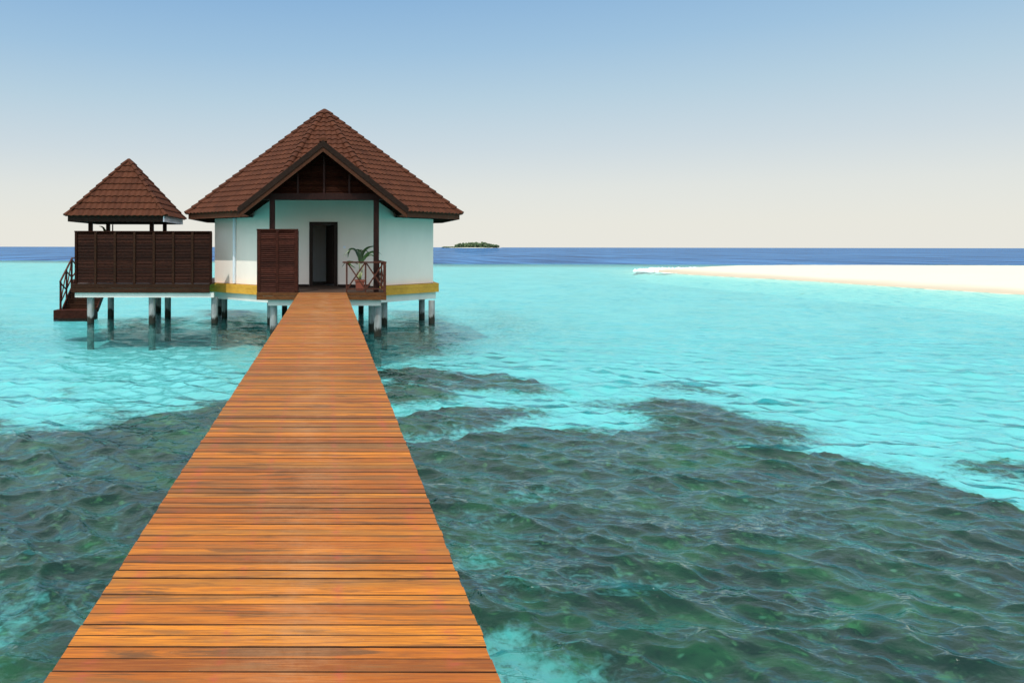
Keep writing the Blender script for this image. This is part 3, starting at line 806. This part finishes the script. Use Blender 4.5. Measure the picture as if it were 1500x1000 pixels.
# porch floor and its edge boards
X0, X1 = at_y(376, 0, 24.98).x, at_y(566, 0, 24.98).x
pf = MB(); yy = 25.0
while yy < 28.2:
    pf.bx(X0 + .03, X1 - .03, yy + .05, yy + .14, 1.462, 1.497 + random.gauss(0, .001)); yy += .095
porch = pf.build('porch_floor', M['floor_dark'], bun)
b_ = MB()
b_.bx(X0, X1, 24.945, 24.99, 1.375, 1.490); b_.bx(X0, X1, 24.945, 24.99, 1.245, 1.368)
b_.bx(X0, X0 + .045, 24.995, 28.1, 1.375, 1.490); b_.bx(X0, X0 + .045, 24.995, 28.1, 1.245, 1.368)
b_.bx(X1 - .045, X1, 24.995, 28.1, 1.375, 1.490); b_.bx(X1 - .045, X1, 24.995, 28.1, 1.245, 1.368)
b_.build('fascia', M['porch_board'], porch, bevel=.006)
b_ = MB(); bx0, bx1 = at_y(393, 0, 25.2).x, at_y(558, 0, 25.2).x
b_.bx(bx0, bx1, 25.10, 25.30, 1.045, 1.242); b_.bx(bx0, bx0 + .2, 25.302, 28.2, 1.045, 1.24); b_.bx(bx1 - .2, bx1, 25.302, 28.2, 1.045, 1.24)
b_.build('porch_bearer', M['beam'], bun)

def pile_at(parent, pts, top, r):
    pm = MB(); pm.tube((0, 0, -1.6), (0, 0, top), r, n=18); p0 = None
    for (x_, y_) in pts:
        if p0 is None: p0 = pm.build('pile', M['pile'], None, loc=(0, 0, 0)); o = p0
        else: o = p0.copy(); COL.objects.link(o)
        o.parent = parent; o.location = Vector((x_, y_, 0)) - WORLD[parent.name]
        o.rotation_euler.z = random.uniform(0, 6.28)
pile_at(bun, [(at_y(401, 0, 25.35).x, 25.35), (at_y(553.5, 0, 25.35).x, 25.35), (at_y(545, 0, 26.9).x, 26.9)], 1.044, .125)
pile_at(bun, [(at_y(563, 0, 29.2).x, 29.2), (at_y(396, 0, 29.6).x, 29.6), (at_y(632.5, 0, 29.75).x, 29.75), (at_y(618, 0, 31.6).x, 31.6), (at_y(529, 0, 35).x, 35),
              (at_y(417, 0, 34).x, 34), (at_y(329, 0, 32.4).x, 32.4), (at_y(321, 0, 34.6).x, 34.6), (2.6, 36.2), (-2.6, 36.2)], .899, .125)

# ------------------------------------------------------------------ porch screen, railing, plant
def louvres(mb, x0, x1, z0, z1, y, pitch, depth, tilt, th=.012):
    z_ = z1 - pitch * .42
    while z_ > z0 + pitch * .2:
        mb.box(((x0 + x1) / 2, y + random.gauss(0, .002), z_ + random.gauss(0, .001)), (x1 - x0, depth, th), Matrix.Rotation(math.radians(tilt + random.gauss(0, 1.3)), 3, 'X') @ Matrix.Rotation(random.gauss(0, .004), 3, 'Y'))
        z_ -= pitch
SY = 24.99
scr = thing('louvred_screen', ((X0 - 1.02) / 2, SY, 1.5), 'reddish brown louvred screen of two panels standing left of the jetty end', 'screen')
sx0, sx1, sz0, sz1 = X0 + .01, at_y(436.5, 0, SY).x, 1.515, at_y(0, 335.5, SY).z
sm_ = at_y(406, 0, SY).x
for xa, xb in ((sx0, sx0 + .115), (sm_ - .045, sm_ + .045), (sx1 - .115, sx1)):
    b_ = MB(); b_.bx(xa, xb, SY - .03, SY + .05, sz0 - .01, sz1 - .06); b_.build('stile', M['screen_red'] if xa != sm_ else M['rail'], scr, bevel=.005)
b_ = MB(); b_.bx(sx0 - .01, sx1 + .01, SY - .04, SY + .06, sz1 - .058, sz1); b_.build('top_rail', M['screen_red'], scr, bevel=.005)
b_ = MB(); b_.bx(sx1 - .09, sx1, SY + .055, SY + .62, sz0 - .01, sz1 - .06); b_.build('end_panel', M['screen_red'], scr, bevel=.005)
for xa, xb in ((sx0 + .116, sm_ - .046), (sm_ + .046, sx1 - .116)):
    b_ = MB(); louvres(b_, xa, xb, sz0, sz1 - .052, SY + .01, .064, .080, 52); b_.build('louvre_panel', M['screen_red'], scr)

rx0, rx1, rx2 = at_y(508, 0, SY).x, at_y(535.5, 0, SY).x, at_y(563.5, 0, SY).x
rz = at_y(0, 384, SY).z
ral = thing('porch_railing', (rx1, SY, 1.5), 'low brown porch railing with crossed braces right of the jetty end', 'railing')
def post_(x_, y_, w, z0, z1, par, name='post', mat='rail'):
    b_ = MB(); b_.bx(x_ - w / 2, x_ + w / 2, y_ - w / 2, y_ + w / 2, z0, z1); return b_.build(name, M[mat], par, bevel=.004)
post_(rx0, SY, .055, 1.50, rz - .03, ral); post_(rx1, SY, .055, 1.50, rz - .03, ral); post_(rx2, SY, .095, 1.50, rz - .03, ral)
post_(rx2, 26.45, .055, 1.50, rz - .03, ral); post_(rx2, 27.9, .055, 1.50, rz - .03, ral)
b_ = MB(); b_.bx(rx0 - .14, rx2 + .06, SY - .05, SY + .05, rz - .028, rz + .022); b_.bx(rx2 - .045, rx2 + .055, SY + .052, 28.0, rz - .028, rz + .020); b_.build('handrail', M['rail'], ral, bevel=.006)
b_ = MB(); b_.bx(rx0 + .03, rx1 - .03, SY - .02, SY + .02, 1.60, 1.635); b_.bx(rx1 + .03, rx2 - .05, SY - .02, SY + .02, 1.60, 1.635); b_.bx(rx2 - .02, rx2 + .02, SY + .05, 26.42, 1.60, 1.635); b_.bx(rx2 - .02, rx2 + .02, 26.48, 27.87, 1.60, 1.635)
b_.build('lower_rail', M['rail'], ral)
for xa, xb in ((rx0 + .03, rx1 - .03), (rx1 + .03, rx2 - .05)):
    b_ = MB(); b_.beam((xa, SY - .012, 1.64), (xb, SY - .012, rz - .035), .046, .022, (0, 1, 0)); b_.beam((xa, SY + .014, rz - .035), (xb, SY + .014, 1.64), .046, .022, (0, 1, 0)); b_.build('cross_brace', M['rail'], ral)
for ya, yb in ((SY + .05, 26.42), (26.48, 27.87)):
    b_ = MB(); b_.beam((rx2 - .012, ya, 1.64), (rx2 - .012, yb, rz - .035), .046, .022, (1, 0, 0)); b_.beam((rx2 + .014, ya, rz - .035), (rx2 + .014, yb, 1.64), .046, .022, (1, 0, 0)); b_.build('cross_brace', M['rail'], ral)

def lathe(mb, c, prof, n=20):
    V = []
    for r, z_ in prof:
        for q in range(n): V.append((c[0] + r * math.cos(2 * math.pi * q / n), c[1] + r * math.sin(2 * math.pi * q / n), c[2] + z_))
    Fc = []
    for i in range(len(prof) - 1):
        for q in range(n): Fc.append((i * n + q, i * n + (q + 1) % n, (i + 1) * n + (q + 1) % n, (i + 1) * n + q))
    Fc.append(tuple(range(n - 1, -1, -1)))
    mb.add(V, Fc)
PYY = 26.3; pcx = at_y(527, 0, PYY).x
pot = thing('potted_palm', (pcx, PYY, 1.5), 'potted palm with arching green leaves in a square terracotta pot on the porch', 'plant')
b_ = MB()
def frustum(mb, c, w0, w1, z0, z1):
    V = [(c[0] + sx_ * w, c[1] + sy_ * w, z_) for z_, w in ((z0, w0), (z1, w1)) for sx_, sy_ in ((-1, -1), (1, -1), (1, 1), (-1, 1))]
    mb.add(V, [(3, 2, 1, 0), (4, 5, 6, 7), (0, 1, 5, 4), (1, 2, 6, 5), (2, 3, 7, 6), (3, 0, 4, 7)])
frustum(b_, (pcx, PYY), .125, .155, 1.505, 1.80); frustum(b_, (pcx, PYY), .175, .178, 1.801, 1.86)
b_.build('pot', M['terracotta'], pot, bevel=.008)
b_ = MB(); b_.box((pcx, PYY, 1.865), (.30, .30, .008)); b_.build('soil', M['soil'], pot)
b_ = MB()
for dx, dy, tx, ty, tz in ((-.03, .0, .0, 0, 2.46), (.02, .02, .07, .03, 2.42), (.0, -.03, -.02, -.05, 2.50), (.03, 0, .12, -.05, 2.35), (-.04, .02, -.10, .05, 2.2)):
    b_.tube((pcx + dx, PYY + dy, 1.86), (pcx + (dx + tx) / 2, PYY + (dy + ty) / 2, (1.86 + tz) / 2), .018, .014, 8); b_.tube((pcx + (dx + tx) / 2, PYY + (dy + ty) / 2, (1.86 + tz) / 2), (pcx + tx, PYY + ty, tz), .014, .009, 8)
b_.build('stem', M['stem'], pot, smooth=True)
lf = MB()
def blade(mb, pts, wid, roll=0.0):
    """a leaf blade along a curve through three or four points, folded along its midrib"""
    P = [Vector(p) for p in pts]; n = 10; C = []
    for i in range(n + 1):
        t = i / n * (len(P) - 1); j = min(int(t), len(P) - 2); t -= j
        p0 = P[max(j - 1, 0)]; p1 = P[j]; p2 = P[j + 1]; p3 = P[min(j + 2, len(P) - 1)]
        C.append(.5 * ((2 * p1) + (p2 - p0) * t + (2 * p0 - 5 * p1 + 4 * p2 - p3) * t * t + (3 * p1 - p0 - 3 * p2 + p3) * t ** 3))
    V = []
    for i, c in enumerate(C):
        d = (C[min(i + 1, n)] - C[max(i - 1, 0)]).normalized(); up = Vector((.15, -.55, .8)); sd_ = d.cross(up).normalized(); up2 = sd_.cross(d)
        w = wid * (math.sin(math.pi * min(1, (i / n) ** .75 * .97 + .03)) ** .8) * .5 + .003
        V += [c - sd_ * w + up2 * w * .35, c - up2 * .0, c + sd_ * w + up2 * w * .35]
    Fc = []
    for i in range(n):
        for q in range(2): Fc.append((i * 3 + q, i * 3 + q + 1, (i + 1) * 3 + q + 1, (i + 1) * 3 + q))
    mb.add(V, Fc)
def P3(u, v, dy): q = at_y(u, v, PYY + dy); return (q.x, q.y, q.z)
for pts, w in (([(527, 385, 0), (523, 369, -.05), (514, 365, -.15), (503, 376, -.25)], .10), ([(526, 380, .02), (520, 367, 0), (512, 366, -.1), (509.5, 378, -.2)], .10),
               ([(528, 386, 0), (528, 376, .05), (534, 367, .1), (542, 372, .15)], .11), ([(528, 384, .02), (532, 370, .15), (540, 362.5, .3), (552, 360.5, .45)], .10),
               ([(530, 386, 0), (536, 374, -.1), (545, 370, -.15), (556, 373, -.2)], .11), ([(531, 387, -.03), (536, 378, -.2), (544, 374, -.35), (550, 378, -.5)], .10),
               ([(530, 385, .1), (541, 371, .3), (552, 369, .5), (560, 374, .7)], .09), ([(526, 388, -.02), (516, 384, -.2), (512, 387, -.3), (521, 393, -.4)], .10),
               ([(524, 387, .02), (514, 383, .05), (507, 384, .1), (501, 391, .15)], .05), ([(529, 386, .05), (530, 374, .2), (524, 366, .3), (517, 368, .45)], .11),
               ([(527, 386, 0), (526, 375, .0), (527, 368, .02), (531, 366, .1)], .12)):
    blade(lf, [P3(*p) for p in pts], w)
lf.build('foliage', M['leaf'], pot, smooth=True)

# ------------------------------------------------------------------ bathing pavilion, its fence, stairs
FY = 29.3
pav = thing('pavilion', (-8.32, 31.3, 0), 'small open pavilion with brown tiled pyramid roof on a deck left of the bungalow', 'pavilion')
DZ = 1.56; dx0, dx1 = at_y(104, 0, FY - .1).x, at_y(307, 0, FY - .1).x
b_ = MB(); yy = FY - .05
while yy < 35.2: b_.bx(dx0 + .03, dx1 - .02, yy, yy + .135, DZ - .045, DZ - .005 + random.gauss(0, .001)); yy += .14
dk = b_.build('deck', M['floor_dark'], pav)
z_m = (DZ + 1.215) / 2
b_ = MB()
for za, zb in ((z_m + .004, DZ), (1.215, z_m - .004)):
    b_.bx(dx0, dx1, FY - .10, FY - .055, za, zb); b_.bx(dx0, dx0 + .045, FY - .05, 35.2, za, zb)
b_.build('fascia', M['board'], dk, bevel=.006)
b_ = MB(); bx0 = at_y(110, 0, FY).x
b_.bx(bx0, dx1 + .15, FY - .02, FY + .16, 1.03, 1.212); b_.bx(bx0, bx0 + .16, FY + .165, 35.1, 1.03, 1.21); b_.bx(bx0, dx1, 32.0, 32.16, 1.03, 1.21); b_.bx(bx0, dx1, 34.9, 35.06, 1.03, 1.21)
b_.build('floor_beam', M['beam'], pav)
pile_at(pav, [(at_y(133, 0, 29.55).x, 29.55), (at_y(223, 0, 29.55).x, 29.55), (at_y(314.5, 0, 29.55).x, 29.55), (at_y(162.5, 0, 32.4).x, 32.4), (at_y(246, 0, 32.4).x, 32.4), (at_y(232, 0, 35).x, 35)], 1.028, .135)
RX, RY, RE = -8.32, 31.3, 1.95
pe, pa = 4.22, at_y(0, 234.5, RY).z
rm = MB(); cs = [(RX - RE, RY - RE, pe), (RX + RE, RY - RE, pe), (RX + RE, RY + RE, pe), (RX - RE, RY + RE, pe)]
for i in range(4): tile_facet(rm, cs[i], cs[(i + 1) % 4], (RX, RY, pa), 9, .235, .035, .04)
prf = rm.build('roof', M['tile'], pav)
for i in range(4):
    hc = MB(); hip_caps(hc, (cs[i][0], cs[i][1], pe + .02), (RX, RY, pa + .01), .085, .34); hc.build('hip_cap', M['tile'], prf)
i_ = RE - .06
fb = MB(); fz0, fz1 = 3.985, pe - .005
fb.bx(RX - i_, RX + i_ - .05, RY - i_, RY - i_ + .04, fz0, fz1); fb.bx(RX - i_, RX - i_ + .04, RY - i_ + .045, RY + i_ - .045, fz0, fz1); fb.bx(RX - i_, RX + i_ - .05, RY + i_ - .04, RY + i_, fz0, fz1)
fb.build('fascia', M['barge'], prf)
fb = MB(); fb.bx(RX + i_ - .045, RX + i_, RY - i_, RY + i_, fz0, fz1); tag(fb.build('side_fascia', M['whiteboard'], prf), 'white painted eave board')
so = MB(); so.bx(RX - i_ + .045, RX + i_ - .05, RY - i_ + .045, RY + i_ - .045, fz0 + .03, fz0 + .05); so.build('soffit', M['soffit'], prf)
PX0, PX1, PYA, PYB = -9.53, -7.08, 30.1, 32.5
for x_ in (PX0, PX1):
    for y_ in (PYA, PYB): post_(x_, y_, .15, DZ, fz0 + .028, pav, 'post', 'screen')

fen = thing('louvred_fence', (-7.2, FY, DZ), 'long dark brown louvred privacy fence along the pavilion deck', 'fence')
fx = [at_y(u, 0, FY).x for u in (111.5, 140, 168.5, 197, 225.5, 254, 282, 309)]
ft = at_y(0, 339.5, FY).z
for i, x_ in enumerate(fx):
    w = .045; b_ = MB(); b_.bx(x_ - w, x_ + w, FY - .045, FY + .05, DZ, ft - .03); b_.build('post', M['board'] if 0 < i < 7 else M['screen'], fen, bevel=.004)
b_ = MB(); b_.bx(fx[0] - .06, fx[-1] + .03, FY - .05, FY + .06, ft - .028, ft + .02); b_.build('top_rail', M['screen'], fen, bevel=.004)
for i in range(7):
    b_ = MB(); louvres(b_, fx[i] + .047, fx[i + 1] - .047, DZ + .02, ft - .03, FY + .015, .058, .072, 56); b_.build('louvre_panel', M['screen'], fen)

# water stairs on the left of the pavilion deck
stx = at_y(88.5, 0, 31.75).x
sta = thing('water_stairs', (-10.7, 32.3, .3), 'dark timber steps with crossed railing going down into the water', 'stairs')
lz = .345; lx0, lx1 = at_y(78, 0, 31.4).x, at_y(131, 0, 31.4).x
b_ = MB(); 
for q in range(8): b_.bx(lx0, lx1, 31.43 + q * .14, 31.43 + q * .14 + .134, lz - .04, lz)
b_.bx(lx0 + .01, lx1 - .01, 31.40, 31.425, -.12, lz - .012); b_.bx(lx0, lx0 + .04, 31.43, 32.55, -.12, lz - .045); b_.bx(lx1 - .04, lx1, 31.43, 32.55, -.12, lz - .045)
b_.build('landing', M['screen_red'], sta)
NS = 5
for q in range(NS):
    zt = lz + (DZ - .005 - lz) * (q + 1) / (NS + 1); yt = 32.15 + q * .24
    b_ = MB(); b_.bx(stx + .06, lx1 + .12, yt, yt + .28, zt - .04, zt); b_.bx(stx + .065, lx1 + .115, yt + .02, yt + .04, zt - .21, zt - .042)
    b_.build('tread', M['board'], sta)
for xs in (stx + .03, lx1 + .15):
    b_ = MB(); b_.beam((xs, 32.0, lz - .02), (xs, 33.5, DZ - .12), .05, .24); b_.build('stringer', M['screen_red'], sta)
b_ = MB(); b_.bx(stx - .05, dx0 + .02, 33.45, 35.2, DZ - .05, DZ - .004); b_.bx(stx - .05, dx0, 33.44, 33.48, DZ - .3, DZ - .05); b_.build('top_landing', M['floor_dark'], sta)
hz0, hz1 = at_y(0, 412, 31.75).z, at_y(0, 380, 33.05).z
b_ = MB(); b_.beam((stx, 31.70, hz0 - .05), (stx, 33.2, hz1 + .04), .06, .07); b_.bx(stx - .03, stx + .03, 33.2, 35.1, hz1 + .005, hz1 + .06); b_.build('handrail', M['rail'], sta, bevel=.006)
post_(stx, 31.78, .075, lz, hz0 - .04, sta, 'post', 'screen_red'); post_(stx, 32.5, .06, lz, hz0 + .45, sta, 'post', 'screen_red'); post_(stx, 33.15, .075, DZ - .9, hz1, sta, 'post', 'screen_red'); post_(stx, 35.0, .07, DZ, hz1, sta, 'post', 'screen_red')
b_ = MB()
for (ya, za), (yb, zb) in (((31.8, lz + .35), (32.48, hz0 + .38)), ((31.8, hz0 - .10), (32.48, lz + .80)), ((32.52, lz + .85), (33.12, hz1 - .10)), ((32.52, hz0 + .36), (33.12, DZ + .12)), ((31.8, lz + .30), (33.12, DZ + .05)),
                           ((33.2, DZ + .1), (34.95, hz1 - .05)), ((33.2, hz1 - .05), (34.95, DZ + .1))):
    b_.beam((stx, ya, za), (stx, yb, zb), .055, .035, (1, 0, 0))
b_.build('cross_brace', M['rail'], sta)

# things on the deck and steps that only just show
bag_c = (at_y(121.5, 0, 32.7).x, 32.65, lz + (DZ - .005 - lz) * 3 / 6)
bg_ = MB(); lathe(bg_, bag_c, [(.10, .0), (.17, .02), (.20, .07), (.17, .13), (.09, .16), (.01, .165)], 14)
for i_v, p in enumerate(bg_.v): bg_.v[i_v] = (bag_c[0] + (p[0] - bag_c[0]) * 1.25 + random.gauss(0, .008), bag_c[1] + (p[1] - bag_c[1]) * .55, p[2] + (random.gauss(0, .006) if p[2] > bag_c[2] + .01 else 0))
bt = thing('bundle', bag_c, 'small black cloth bundle lying on a step of the water stairs', 'bundle')
bg_.build('cloth', M['cloth'], bt, smooth=True)
bk_ = MB(); bk_.tube((bag_c[0] + .02, bag_c[1] - .12, bag_c[2] + .10), (bag_c[0] + .06, bag_c[1] - .13, bag_c[2] + .10), .018, n=8); bk_.build('buckle', M['plate'], bt)

shp = at_y(165, 0, 33.2)
pole = thing('pole', (shp.x, 33.2, DZ), 'thin dark pole standing on the deck behind the louvred fence', 'pole')
b_ = MB(); b_.tube((shp.x, 33.2, DZ - .003), (shp.x, 33.2, 3.98), .028, n=10); b_.build('shaft', M['post'], pole)
b_ = MB(); lathe(b_, (shp.x, 33.2, DZ - .004), [(.16, 0), (.16, .03), (.05, .05), (.035, .09)], 16); b_.build('base', M['metal'], pole)
yp = 31.6; qp = at_y(157, 0, yp)
yuc = thing('potted_plant', (qp.x, yp, DZ), 'spiky plant behind the louvred fence with one pointed leaf tip above it', 'plant')
b_ = MB(); lathe(b_, (qp.x, yp, DZ - .003), [(.14, 0), (.19, .30), (.20, .34), (.17, .34), (.16, .30)], 18); b_.build('pot', M['terracotta'], yuc)
b_ = MB(); b_.tube((qp.x, yp, DZ + .25), (qp.x + .02, yp, DZ + 1.2), .05, .04, 8); b_.build('stem', M['stem'], yuc)
b_ = MB()
tipz = at_y(0, 332, yp).z; base_z = DZ + 1.2
blade(b_, [(qp.x, yp, base_z), (qp.x + .03, yp, base_z + .42), (at_y(152, 0, yp).x, yp - .02, tipz - .10), (at_y(145, 0, yp).x, yp - .05, tipz)], .13)
for q in range(9):
    a_ = q * .7 + .3; r_ = .38; blade(b_, [(qp.x, yp, base_z - .05), (qp.x + math.cos(a_) * r_ * .5, yp + math.sin(a_) * r_ * .5, base_z + .3), (qp.x + math.cos(a_) * r_, yp + math.sin(a_) * r_, base_z + .32)], .09)
b_.build('foliage', M['leaf'], yuc, smooth=True)
